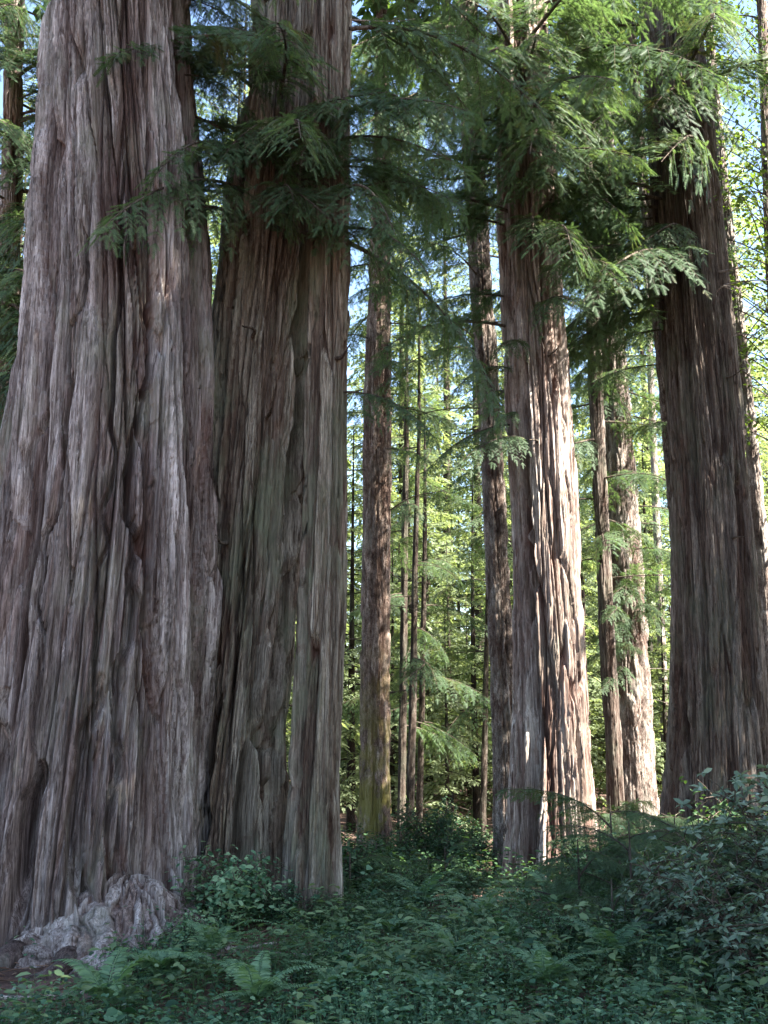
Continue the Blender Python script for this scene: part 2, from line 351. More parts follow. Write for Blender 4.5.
# ------------------------------------------------------------------ boughs
def bough_paths(seed, L, width, spacing, droop, rise, tw_sp, tw_len, side_droop=.35):
    """main axis, sprays and twig placements of one flat conifer bough growing along +x"""
    q = np.random.default_rng(seed)
    n = 24; s = np.linspace(0, 1, n)
    wob = q.normal(0, .05, 2)
    ax_ = np.stack([L * s * (1 - .08 * s), L * (wob[0] * np.sin(s * 4) + wob[1] * s * s), L * (rise * s - droop * s * s)], -1)
    sprays, O, D, Nn, Ls = [], [], [], [], []
    ss = np.arange(.10, .995, spacing / L)
    for k, s0 in enumerate(ss):
        for sd in (-1, 1):
            if q.random() < .1: continue
            s1 = np.clip(s0 + q.normal(0, .4 * spacing / L), .05, 1)
            p0 = np.array([np.interp(s1, s, ax_[:, c]) for c in range(3)])
            tan = unit(np.array([np.interp(min(s1 + .03, 1), s, ax_[:, c]) - np.interp(max(s1 - .03, 0), s, ax_[:, c]) for c in range(3)]))
            l = width * (min(1, s0 * 3.5 + .25)) * (1.08 - s0) ** .7 * q.uniform(.55, 1.15)
            ang = R(q.uniform(38, 68)) * sd
            side = unit(np.cross([0, 0, 1], tan))
            dr = unit(tan * math.cos(ang) + side * math.sin(ang) + np.array([0, 0, q.normal(0, .16)]))
            m = max(3, int(l / tw_sp)); tt = np.arange(1, m + 1) / m * l
            bend = side_droop * q.uniform(.5, 1.4)
            pos = p0 + dr * tt[:, None] + np.array([0, 0, -1]) * (bend * tt ** 2 / max(l, .2) * 1.0)[:, None]
            sprays.append(np.vstack([p0, pos]))
            dd = unit(dr[None] + np.array([0, 0, -1]) * (2 * bend * tt / max(l, .2))[:, None] * .8)
            lat = unit(np.cross([0, 0, 1.0], dd))
            nrm = np.cross(dd, lat)
            for sg in (-1, 1):
                an = np.radians(q.uniform(32, 58, m)) * sg
                d2 = dd * np.cos(an)[:, None] + lat * np.sin(an)[:, None] + q.normal(0, .14, (m, 3)) + np.array([0, 0, -.18])
                O.append(pos); D.append(d2); Nn.append(nrm + q.normal(0, .30, (m, 3)))
                Ls.append(tw_len * q.uniform(.6, 1.25, m) * (1.1 - .5 * tt / l))
            O.append(pos[-1:]); D.append(dd[-1:]); Nn.append(nrm[-1:]); Ls.append(np.array([tw_len * 1.1]))
    return ax_, sprays, np.concatenate(O), np.concatenate(D), np.concatenate(Nn), np.concatenate(Ls)
def needle_twig(k=9, w=.05, l=.24):
    """a twig of unit length with two ranks of flat needles"""
    V, T = [], []
    for i in range(k):
        x = (i + .3) / k; ln = l * (1 - .45 * x ** 2) * (.7 + .3 * min(1, x * 5))
        for sg in (-1, 1):
            b = len(V)
            V += [(x - w * .6, 0, 0), (x + w * .6, 0, 0), (x + ln * .62, sg * ln * .8, -.03)]
            T.append((b, b + 1, b + 2) if sg > 0 else (b + 1, b, b + 2))
    b = len(V); V += [(.93, -.03, 0), (.93, .03, 0), (1.14, 0, -.02)]; T.append((b, b + 1, b + 2))
    return np.array(V), np.array(T)
TW = needle_twig(9, .075, .27)
TW2 = needle_twig(5, .12, .32)
DIA = (np.array([(0, 0, 0), (.45, -.22, -.03), (1.05, 0, -.06), (.5, .24, -.03)]), np.array([(0, 1, 2, 3)]))
def fine_bough(seed, L, width, droop, rise, spacing=.085, tw_sp=.05, tw_len=.16, tmpl=TW):
    ax_, spr, O, D, Nn, Ls = bough_paths(seed, L, width, spacing, droop, rise, tw_sp, tw_len, .75)
    V, T = scatter(*tmpl, O, D, Nn, Ls)
    fol = mesh_of('foliage', V, [T], MAT['needle'])
    g = Geo(); tube(g, ax_, np.linspace(.016 * L / 2 + .006, .004, len(ax_)), 6)
    for s_ in spr: tube(g, s_, np.linspace(.0045, .002, len(s_)), 3)
    return g.mesh('branch', MAT['twig'], True), fol
def coarse_bough(seed, L, width, droop, rise, spacing, tw_sp, tw_len, side_droop=.4):
    ax_, spr, O, D, Nn, Ls = bough_paths(seed, L, width, spacing, droop, rise, tw_sp, tw_len, side_droop)
    V, Qd = scatter(DIA[0], DIA[1], O, D, Nn, Ls)
    g = Geo(); tube(g, ax_[::3], np.linspace(.012 * L, .003, len(ax_[::3])), 4)
    return (V, np.zeros((0, 3), int), Qd), g.arrays()
FINE = [fine_bough(100 + k, L, w, dr, ri) for k, (L, w, dr, ri) in enumerate([(2.2, .75, .38, .05), (1.8, .7, .55, .12), (2.6, .8, .46, .05), (1.5, .6, .7, .1), (2.0, .7, .3, .0), (2.4, .65, .62, .18), (1.9, .9, .42, .02), (2.9, .7, .5, .1)])]
MEDB = [fine_bough(200 + k, L, w, dr, ri, .12, .075, .19, TW2) for k, (L, w, dr, ri) in enumerate([(2.6, .9, .25, .02), (2.2, .8, .4, .1), (3.0, .9, .35, .05)])]
def add_bough(t, z, az, s=1.0, tilt=0.0, roll=0.0, kind='fine', q=None, matname=None):
    lst = FINE if kind == 'fine' else MEDB
    k = int((z * 7.3 + az * 3.1 + 50) * 10) if q is None else q
    b, f = lst[k % len(lst)]
    p = on_trunk(t, z, R(az)) - t.loc
    o = link('branch', b, t.root, M=rotM(R(az), R(tilt), R(roll), s, p))
    link('foliage', f, o)
    return o
def dead_branch(t, z, az, L, droop=.2, seed=0, mat='twig', rad=.014, forks=3):
    q = np.random.default_rng(seed + int(z * 100)); g = Geo()
    s = np.linspace(0, 1, 12); a = R(az)
    p0 = on_trunk(t, z, a) - t.loc; d = np.array([math.cos(a), math.sin(a), 0]); sd = np.array([-d[1], d[0], 0])
    w1, w2 = q.normal(0, .08, 2)
    P = p0 + L * (d * s[:, None] + sd * (w1 * np.sin(s * 5))[:, None] + np.array([0, 0, 1]) * (w2 * np.sin(s * 4) - droop * s * s)[:, None])
    tube(g, P, np.linspace(rad, rad * .25, 12), 5)
    for f in range(forks):
        i = q.integers(3, 10); l = L * q.uniform(.2, .45); s2 = np.linspace(0, 1, 6)
        dd = unit(d + sd * q.choice([-1, 1]) * q.uniform(.5, 1.2) + np.array([0, 0, q.normal(-.1, .3)]))
        tube(g, P[i] + l * (dd * s2[:, None] + np.array([0, 0, -.2]) * (s2 ** 2)[:, None]), np.linspace(rad * .5, rad * .15, 6), 4)
    return link('dead_branch', g.mesh('dead_branch', MAT[mat], True), t.root)

# coarse boughs and crowns of tall trees (above the view) and of the wood behind
CB = [coarse_bough(300 + k, 3.0, 1.0, .3, .05, .22, .15, .34) for k in range(4)]
FB = [coarse_bough(320 + k, 2.6, .85, .22, .02, .17, .13, .22, .25) for k in range(5)]
YB = [coarse_bough(360 + k, 2.6, .9, .26, .02, .19, .15, .20, .3) for k in range(5)]
XB = [coarse_bough(340 + k, 3.2, 1.0, .24, .02, .26, .22, .34, .3) for k in range(4)]
def crown_geo(seed, lib, z0, z1, n, lmax, lmin=.25, Lb=3.0, cx=None, tilt=0.0, power=.8, low=1.0, wood=None, gap=.0):
    q = np.random.default_rng(seed); g = Geo()
    for k in range(n):
        s = (k + q.random()) / n; z = z0 + (z1 - z0) * s
        l = (lmin + (lmax - lmin) * (1 - s) ** power * (low + (1 - low) * min(1, s * 4))) * q.uniform(.65, 1.15)
        az = k * 2.399963 + q.normal(0, .35)
        if gap and q.random() < gap: continue
        x, y = (0, 0) if cx is None else cx(z)
        M = rotM(az, tilt + q.normal(0, .12), q.normal(0, .2), l / Lb, (x, y, z))
        b = lib[q.integers(len(lib))]
        g.add_geo(b[0], M)
        if wood is not None: wood.add_geo(b[1], M)
    return g
def crown_for(t, z0, n, lmax, seed, lib=None, mat='needle_mid', power=.6):
    cxf = lambda z: (float(np.interp(z, t.zr, t.cx)) - t.loc[0], 0)
    g = crown_geo(seed, lib or CB, z0 - t.g0, t.H - t.g0, n, lmax, .5, 3.0, lambda z: cxf(z + t.g0), power=power)
    return link('crown', g.mesh('crown', MAT[mat]), t.root)

# ================================================================== THE TREES
RW = 'redwood_tree'
T1 = trunk(RW, 'huge grey redwood at the left edge with deeply ridged bark and a flared root foot', 'tree', 8.8,
           [(0, 60, 184), (100, 54, 194), (200, 46, 206), (300, 36, 212), (384, 28, 214), (450, 16, 215), (540, 0, 216), (640, -16, 208), (740, -32, 198), (840, -50, 192), (930, -80, 196)],
           34, 'bark_old', 3, 720, .018, strip=.17, strip_len=4.6, amp=.9, flare=.10, lobes=9, flute=1.25, twist=.045,
           hollows=((-126, .85, 9, .85, .36), (-111, 1.0, 5, .9, .28), (-90, .75, 6, .6, .22), (-68, 1.0, 5, 1.0, .28), (-100, 3.9, 2.2, 1.9, .18), (-74, 4.6, 2.0, 2.2, .16), (-60, 3.0, 3.5, 2.4, .22), (-118, 4.2, 1.8, 1.5, .14)))
T2 = trunk(RW, 'olive grey redwood trunk grown against the huge ridged one, feathery branches hanging before it', 'tree', 9.6,
           [(0, 256, 312), (100, 248, 316), (200, 230, 318), (300, 220, 309), (450, 208, 302), (600, 196, 296), (680, 186, 288), (745, 176, 280), (800, 164, 283), (880, 148, 288)],
           32, 'bark_old_green', 11, 460, .02, strip=.13, strip_len=2.8, amp=1.1, flare=.42, lobes=7, flute=1.8, twist=-.06,
           hollows=((-64, .8, 9, .9, .36), (-104, .9, 7, 1.0, .30), (-84, 2.6, 3.5, 1.6, .16), (-44, 1.2, 5, 1.3, .3), (-30, 2.8, 14, 4.8, .34), (-52, 1.9, 4, 1.9, .2)))
T3 = trunk(RW, 'slender straight redwood trunk on the right side of the fused clump beyond a dark cleft', 'tree', 9.1,
           [(0, 316, 348), (150, 316, 348), (300, 312, 348), (450, 306, 346), (600, 300, 344), (700, 295, 340), (800, 288, 336), (870, 281, 337), (910, 276, 340)],
           30, 'bark_old_green', 19, 280, .02, strip=.10, strip_len=2.4, amp=.75, flare=.04, lobes=4, flute=1.2, hollows=((-152, 2.6, 26, 4.4, .13),))
T7 = trunk(RW, 'redwood in the centre of the view with bright sun patches down its right half', 'tree', 14.0,
           [(0, 497, 546), (100, 498, 551), (200, 500, 557), (300, 503, 563), (400, 508, 571), (500, 511, 577), (600, 514, 583), (700, 515, 589), (800, 511, 595), (890, 502, 603)],
           38, 'bark_red', 23, 360, .026, strip=.13, strip_len=2.6, amp=.8, flare=.14, lobes=6, flute=1.5,
           hollows=((-128, 2.4, 15, 5.0, .27), (-58, 1.5, 4, 1.3, .10), (-75, .9, 3, .9, .09), (-100, 1.6, 3, 1.6, .08)))
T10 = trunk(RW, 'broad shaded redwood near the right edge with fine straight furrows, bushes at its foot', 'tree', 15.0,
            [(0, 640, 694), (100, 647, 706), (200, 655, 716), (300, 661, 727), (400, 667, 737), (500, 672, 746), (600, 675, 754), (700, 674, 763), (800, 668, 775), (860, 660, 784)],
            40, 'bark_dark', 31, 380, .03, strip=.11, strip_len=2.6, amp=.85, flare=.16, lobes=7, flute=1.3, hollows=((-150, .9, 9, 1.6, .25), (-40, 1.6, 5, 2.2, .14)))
T6 = trunk('fir_tree', 'leaning ash grey trunk close behind the left side of the sunlit central redwood', 'tree', 17.5,
           [(60, 458, 479), (150, 463, 484), (250, 468, 490), (350, 474, 496), (450, 481, 503), (550, 485, 508), (650, 489, 514), (750, 493, 518), (880, 494, 522)],
           30, 'bark_plate', 37, 120, .05, strip=.07, strip_len=.5, amp=.6, flare=.1)
T4 = trunk('fir_tree', 'slim tan tree right of the fused clump with yellow moss on its lower trunk', 'tree', 19.0,
           [(60, 375, 387), (200, 372, 390), (300, 368, 390), (400, 364, 391), (500, 363, 391), (600, 362, 390), (700, 361, 390), (800, 359, 390), (870, 356, 393)],
           27, 'bark_moss', 41, 130, .05, strip=.07, strip_len=.6, amp=.6, flare=.1)
T8 = trunk('fir_tree', 'speckled sunlit tree between the central redwood and the broad one on the right', 'tree', 24.0,
           [(100, 591, 611), (200, 594, 616), (300, 597, 621), (400, 600, 629), (500, 604, 637), (600, 607, 645), (700, 611, 651), (800, 614, 657), (850, 612, 660)],
           33, 'bark_plate', 43, 150, .06, strip=.10, strip_len=.5, amp=.55, flare=.1)
T8b = trunk('fir_tree', 'thin dark trunk standing close against the left side of the speckled sunlit tree', 'tree', 22.0,
            [(150, 579, 591), (250, 583, 596), (350, 587, 601), (450, 591, 605), (550, 596, 610), (650, 600, 615), (750, 606, 622), (850, 608, 627)],
            24, 'bark_dark', 47, 80, .06, strip=.06, strip_len=.6, amp=.5)
T9 = trunk('fir_tree', 'slim reddish trunk half hidden along the left edge of the broad right redwood', 'tree', 17.0,
           [(150, 634, 645), (200, 640, 651), (300, 650, 662), (400, 660, 673), (500, 668, 682), (600, 675, 689), (850, 690, 706)],
           22, 'bark_plate', 53, 80, .05, strip=.05, strip_len=.4, amp=.5)
T11 = trunk('alder_tree', 'thin pale trunk leaning up past the right side of the broad redwood', 'tree', 17.0,
            [(0, 702, 710), (150, 715, 725), (300, 731, 742), (450, 746, 759), (600, 759, 774), (850, 780, 797)],
            18, 'bark_pale', 59, 80, .05, strip=.05, strip_len=.4, amp=.35)
T12 = trunk('alder_tree', 'reddish pole thin trunk in the top right corner under bright broad leaves', 'tree', 16.0,
            [(0, 757, 766), (200, 763, 773), (500, 776, 788), (850, 792, 805)],
            17, 'bark_plate', 61, 60, .06, strip=.05, strip_len=.4, amp=.35)
T14 = trunk('redwood_tree', 'brown trunk half cut off by the left edge of the picture beyond the huge redwood', 'tree', 15.0,
            [(0, 6, 24), (200, 1, 22), (450, -8, 17), (850, -24, 10)], 26, 'bark_red', 67, 120, .06, strip=.07, strip_len=.9, amp=.7)
thin = [('thin straight dark sapling trunk, tallest of the three right of the mossy tree', 20.5, [(430, 417, 421), (560, 412, 418), (700, 409, 417), (870, 404, 413)], 10.5),
        ('thin grey sapling trunk nearest the mossy tree on its right', 22.0, [(430, 404, 409), (560, 401, 408), (700, 399, 407), (870, 396, 405)], 11.5),
        ('thinnest dark sapling trunk, rightmost of the three beside the mossy tree', 23.0, [(520, 423, 427), (700, 419, 425), (870, 415, 421)], 9.0),
        ('lone thin pole trunk in the sunlit gap left of the central redwood', 24.0, [(520, 488, 492), (650, 484, 489), (850, 479, 486)], 9.5),
        ('pale distant pole trunk in the bright gap left of the broad right redwood', 34.0, [(300, 645, 651), (450, 650, 657), (600, 656, 664), (840, 664, 674)], 17),
        ('pale distant pole trunk right behind the speckled sunlit tree', 38.0, [(200, 590, 597), (400, 598, 606), (600, 636, 645), (840, 650, 660)], 22)]
SAP = []
for k, (lab, Yd, prof, H) in enumerate(thin):
    if k == 5: continue
    SAP.append(trunk('young_hemlock', lab, 'tree', Yd, prof, H, ['bark_sapling', 'bark_sapling', 'bark_sapling', 'bark_sapling', 'bark_pale'][k], 71 + k, 32, .12, strip=.05, strip_len=.5, amp=.3))

# root burl of the huge redwood
def burl():
    g = Geo(); nu, nv = 260, 130
    u, v = np.meshgrid(np.linspace(0, 2 * np.pi, nu, endpoint=False), np.linspace(0, 1, nv))
    c = at(112, 905, 7.55); base = gz(c[0], 7.4)
    rr = .95 * (1 - v) ** .75 + .02; zz = .66 * v ** 1.1
    C, S = np.cos(u), np.sin(u)
    lob = 1 + .20 * np.cos(5 * u + 1.1) * (1 - v) + .22 * fbm(C * 1.4 + 2, S * 1.4, v * 1.5, 91, 3)
    x, y, z = c[0] + rr * C * lob * 1.05, 7.98 + rr * S * lob * .78, base - .12 + zz
    P = np.stack([x, y, z], -1)
    e, cc = voro(np.mod(u / (2 * np.pi) * 34 + 1.6 * noise(C * 2, S * 2, v * 2.5, 92) + .5 * noise(C * 9, S * 9, v * 7, 93), 34), v * 2.6 + .5 * noise(C * 4, S * 4, v * 5, 93), 34, 95)
    n = np.stack([C, S, .6 * np.ones_like(C)], -1)
    dsp = .06 * fbm(x * 2.4, y * 2.4, z * 1.6, 94, 3) + .05 * (cc - .5) - .04 * (1 - sstep(0, .25, e)) + .045 * fbm(x * 11, y * 11, z * 5, 97, 3) - .07 * sstep(.40, .7, noise(x * 9, y * 9, z * 6, 98)) + .022 * fbm(x * 27, y * 27, z * 20, 99, 3)
    P = P + unit(n) * dsp[..., None]
    i = np.arange(nv - 1)[:, None] * nu; j = np.arange(nu)[None]; j2 = (j + 1) % nu
    Q = np.stack([i + j, i + j2, i + nu + j2, i + nu + j], -1).reshape(-1, 4)
    P = P.reshape(-1, 3) - T1.loc
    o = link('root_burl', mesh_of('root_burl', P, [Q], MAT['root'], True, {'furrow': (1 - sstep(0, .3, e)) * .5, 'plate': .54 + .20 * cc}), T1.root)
    o['label'] = 'pale knobbly root burl at the foot of the trunk'
    # surface roots running out from it
    for (x0, y0), (x1, y1), r0 in (((-2.6, 7.7), (-3.1, 6.8), .12), ((-2.2, 7.5), (-2.4, 6.9), .09), ((-1.6, 7.5), (-1.25, 7.0), .08)):
        s = np.linspace(0, 1, 30); px, py_ = x0 + (x1 - x0) * s + .06 * np.sin(s * 7), y0 + (y1 - y0) * s
        gr = Geo(); tube(gr, np.stack([px, py_, gz(px, py_) + .08 * (1 - s) - .05], -1) - T1.loc, r0 * (1 - .75 * s) + .012 * noise(s * 9, 0, 3), 14)
        link('root', gr.mesh('root', MAT['root'], True), T1.root)
burl()

# ---- branches in view
def many(t, zs, azs, ss, kind='fine', tilt=-3, seed=1, rollj=14):
    q = np.random.default_rng(seed)
    for k, (z, a, s) in enumerate(zip(zs, azs, ss)):
        add_bough(t, z, a, s, tilt + q.normal(0, 5), q.normal(0, rollj), kind, q=int(q.integers(99)))
def cloud(t, n, z0, z1, a0, a1, s0, s1, seed, kind='fine', tilt=-4):
    q = np.random.default_rng(seed)
    many(t, z0 + (z1 - z0) * ((np.arange(n) + q.random(n)) / n), q.uniform(a0, a1, n), q.uniform(s0, s1, n), kind, tilt, seed)
cloud(T2, 14, 6.2, 7.5, -155, -35, .5, .85, 3); cloud(T2, 7, 7.0, 9.0, -175, 0, .8, 1.05, 33)
cloud(T3, 5, 6.2, 7.4, -110, -10, .5, .8, 4); cloud(T3, 4, 7.6, 9.4, -110, 30, .7, 1.0, 34); add_bough(T3, 4.6, -20, .4, -10)
cloud(T1, 9, 7.2, 9.6, -45, 15, .5, .85, 5); cloud(T1, 3, 9.4, 10.5, -170, -80, .8, 1.0, 35)
cloud(T7, 10, 7.0, 9.6, -170, -70, .7, 1.1, 6); cloud(T7, 20, 9.2, 12.8, -160, -25, 1.0, 1.5, 36); cloud(T7, 5, 5.0, 7.0, -175, -120, .4, .6, 66)
cloud(T10, 12, 7.4, 10.0, -200, -125, .9, 1.4, 7); cloud(T10, 15, 9.4, 13.0, -200, -60, 1.2, 1.6, 37)
cloud(T14, 22, 5.5, 13.0, -80, 40, 1.1, 1.6, 68); cloud(T14, 40, 3.2, 13.5, -130, 50, .8, 1.3, 8)
many(T6, np.linspace(7.2, 16, 20), np.arange(20) * 137.5 - 90, np.linspace(.6, 1.2, 20), 'med', seed=9)
many(T4, np.linspace(6.6, 16, 30), np.arange(30) * 137.5 - 40, np.linspace(.5, 1.1, 30), 'med', seed=10)
many(T8, np.linspace(5.4, 19, 38), np.arange(38) * 137.5 - 60, np.linspace(.7, 1.4, 38), 'med', seed=12)
many(T8b, np.linspace(4.5, 16.5, 28), np.arange(28) * 137.5 - 20, np.linspace(.7, 1.1, 28), 'med', seed=13)
many(T9, np.linspace(6.5, 10, 7), np.arange(7) * 137.5 - 120, np.linspace(.5, .7, 7), 'med', seed=14)
for k, t in enumerate(SAP):
    n = 15
    many(t, np.linspace(t.g0 + 2.6, t.H - .3, n), np.arange(n) * 137.5 + 30 * k, np.linspace(.75, .4, n) * (.85 + .05 * k), 'med', tilt=-6, seed=15 + k)
for t, z, az, L, dr, mt, rd in ((T4, 6.2, 200, 1.1, .3, 'twig', .012), (T4, 4.3, 20, .9, .2, 'twig', .010), (T4, 3.0, 185, 1.3, -.25, 'twig', .014), (T4, 5.4, -20, 1.2, -.4, 'twig', .016), (T4, 3.6, 0, .8, .25, 'twig', .01), (T4, 2.4, 190, 1.0, .3, 'twig', .01),
                               (T8, 7.2, 10, 1.8, .1, 'twig', .016), (T8, 6.1, -20, 2.1, .15, 'twig', .014), (T8, 8.8, 0, 1.6, .1, 'twig', .016), (T8, 5.0, 15, 1.4, .2, 'twig', .014), (T8, 2.6, -30, .7, .1, 'dead', .01), (T8, 1.9, -60, .7, .1, 'dead', .01),
                               (T10, 8.3, -60, .9, .35, 'dead', .016), (T10, 8.1, -50, 1.0, .3, 'dead', .014), (T10, 7.9, -70, .8, .4, 'dead', .014), (T10, 7.3, -30, .7, .5, 'dead', .013),
                               (T6, 7.0, 185, 1.6, .2, 'twig', .014), (T6, 8.3, 200, 1.8, .3, 'twig', .016), (T3, 8.55, 0, .7, -.02, 'dead', .010), (T7, 9.75, 186, 2.0, .22, 'twig', .026), (T7, 9.9, -80, .7, -.3, 'dead', .012), (T7, 8.6, 10, 1.3, .0, 'dead', .012)):
    dead_branch(t, z, az, L, dr, int(az + 400), mt, rd)
cloud(T8, 7, 2.6, 4.6, -170, -20, .3, .5, 88, 'med'); cloud(T8b, 4, 2.0, 4.5, -190, -40, .3, .45, 89, 'med')
cloud(T8, 10, 2.4, 5.6, -170, -60, .35, .6, 98, 'med')
for t, z, az in ((T2, 4.4, -70), (T2, 3.2, -110), (T2, 5.2, -95), (T10, 5.6, -110), (T10, 4.1, -75), (T10, 6.6, -60), (T7, 5.3, -110), (T7, 6.6, -75), (T3, 4.9, -60), (T1, 5.6, -70), (T6, 5.1, -80), (T4, 5.9, -70), (T8, 4.5, -100)):
    dead_branch(t, z, az, .28, -.1, int(z * 10), 'twig', .022, 0)
# a long drooping bough from the slender trunk
add_bough(T3, 6.15, 12, .8, -24, 10, q=7)

# ---- crowns above the view
crown_for(T1, 15, 36, 3.4, 401, FB); crown_for(T2, 14, 30, 3.0, 402, FB); crown_for(T3, 14, 24, 2.4, 403, FB)
crown_for(T7, 17, 32, 3.2, 404); crown_for(T10, 17, 40, 3.4, 405)
crown_for(T6, 15.5, 50, 2.6, 406); crown_for(T4, 15.5, 40, 2.2, 407); crown_for(T8, 18, 50, 2.8, 408); crown_for(T8b, 16, 30, 1.8, 409)
crown_for(T9, 14, 30, 1.6, 410); crown_for(T14, 13.5, 40, 2.6, 411)

# leaf templates
def leaf_tmpl(w, cup=.12, bend=.15):
    V = [(0, 0, 0)]
    for x, ww in ((.3, w * .85), (.68, w * .9)):
        z = -bend * x * x
        V += [(x, -ww, z + cup * ww), (x, 0, z - .0), (x, ww, z + cup * ww)]
    V.append((1, 0, -bend))
    T = [(0, 2, 1), (0, 3, 2), (1, 2, 5), (1, 5, 4), (2, 3, 6), (2, 6, 5), (4, 5, 7), (5, 6, 7)]
    return np.array(V), np.array(T)[:, ::-1]
LEAF_LONG, LEAF_OVAL, LEAF_ROUND = leaf_tmpl(.16, .5), leaf_tmpl(.28, .4), leaf_tmpl(.40, .3)

# broad leaved crowns at the right edge
def leaf_crown(seed, n, cx, z0, z1, rad, size, tmpl=LEAF_ROUND):
    q = np.random.default_rng(seed); O, D, Nn = [], [], []; w = Geo()
    for k in range(n):
        z = q.uniform(z0, z1); az = q.uniform(0, 2 * np.pi); l = rad * q.uniform(.4, 1.1)
        x, y = cx(z)
        s = np.linspace(0, 1, 9)
        P = np.stack([x + l * s * np.cos(az), y + l * s * np.sin(az), z + .35 * l * np.sin(s * 2.4) + 0 * s], -1)
        tube(w, P, np.linspace(.014, .003, 9), 4)
        m = 60; si = q.uniform(.3, 1, m)
        p = np.stack([np.interp(si, s, P[:, c]) for c in range(3)], -1) + q.normal(0, .17, (m, 3)) * [1, 1, .55]
        O.append(p); D.append(q.normal(0, 1, (m, 3)) + [math.cos(az), math.sin(az), -.3]); Nn.append(q.normal(0, .5, (m, 3)) + [0, 0, 1])
    O, D, Nn = map(np.concatenate, (O, D, Nn))
    V, T = scatter(*tmpl, O, D, Nn, size * q.uniform(.7, 1.3, len(O)))
    return (V, T), w
for t, z0, n in ((T11, 8, 80), (T12, 6.5, 120)):
    cxf = lambda z: (float(np.interp(z + t.g0, t.zr, t.cx)) - t.loc[0], 0)
    (V, T), w = leaf_crown(500 + n, n, cxf, z0, t.H - t.g0, 2.0, .068)
    link('crown', mesh_of('crown', V, [T], MAT['broad']), t.root)
    link('branch', w.mesh('branch', MAT['twig'], True), t.root)

# ---- unseen redwoods added beyond the right border so their crowns shade the clearing
def shade_redwood(x, y, H, z0, lmax, n, seed, r=.6):
    g0 = float(gz(x, y))
    root = thing('redwood_tree', 'unseen tall redwood added right of the view to cast shade', 'tree', (x, y, g0), 'unseen redwoods added for shade')
    nu = 48; zr = np.linspace(-.3, H, 60); th = np.arange(nu) / nu * 2 * np.pi
    TH, ZZ = np.meshgrid(th, zr)
    rr = r * (1 - ZZ / H * .95) * (1 + .35 * np.exp(-np.clip(ZZ, 0, 99))) + .05 * noise(np.cos(TH) * 4, np.sin(TH) * 4, ZZ * .3, seed)
    V = np.stack([rr * np.cos(TH), rr * np.sin(TH), ZZ], -1).reshape(-1, 3)
    i = np.arange(59)[:, None] * nu; j = np.arange(nu)[None]; j2 = (j + 1) % nu
    link('trunk', mesh_of('trunk', V, [np.stack([i + j, i + j2, i + nu + j2, i + nu + j], -1).reshape(-1, 4)], MAT['bark_dark'], True), root)
    g = crown_geo(seed, CB, z0, H, n, lmax, .5, 3.0, power=.55)
    link('crown', g.mesh('crown', MAT['needle_mid']), root)
for a in ((8.4, 1.4, 35, 3.5, 4.3, 210, 611), (10.0, 5.2, 30, 3.2, 4.2, 84, 602), (14.5, 3.4, 34, 6, 4.2, 110, 603), (10.6, 11.9, 29, 3.5, 2.4, 170, 606), (11.8, 2.7, 34, 3.5, 4.4, 170, 605)):
    shade_redwood(*a)

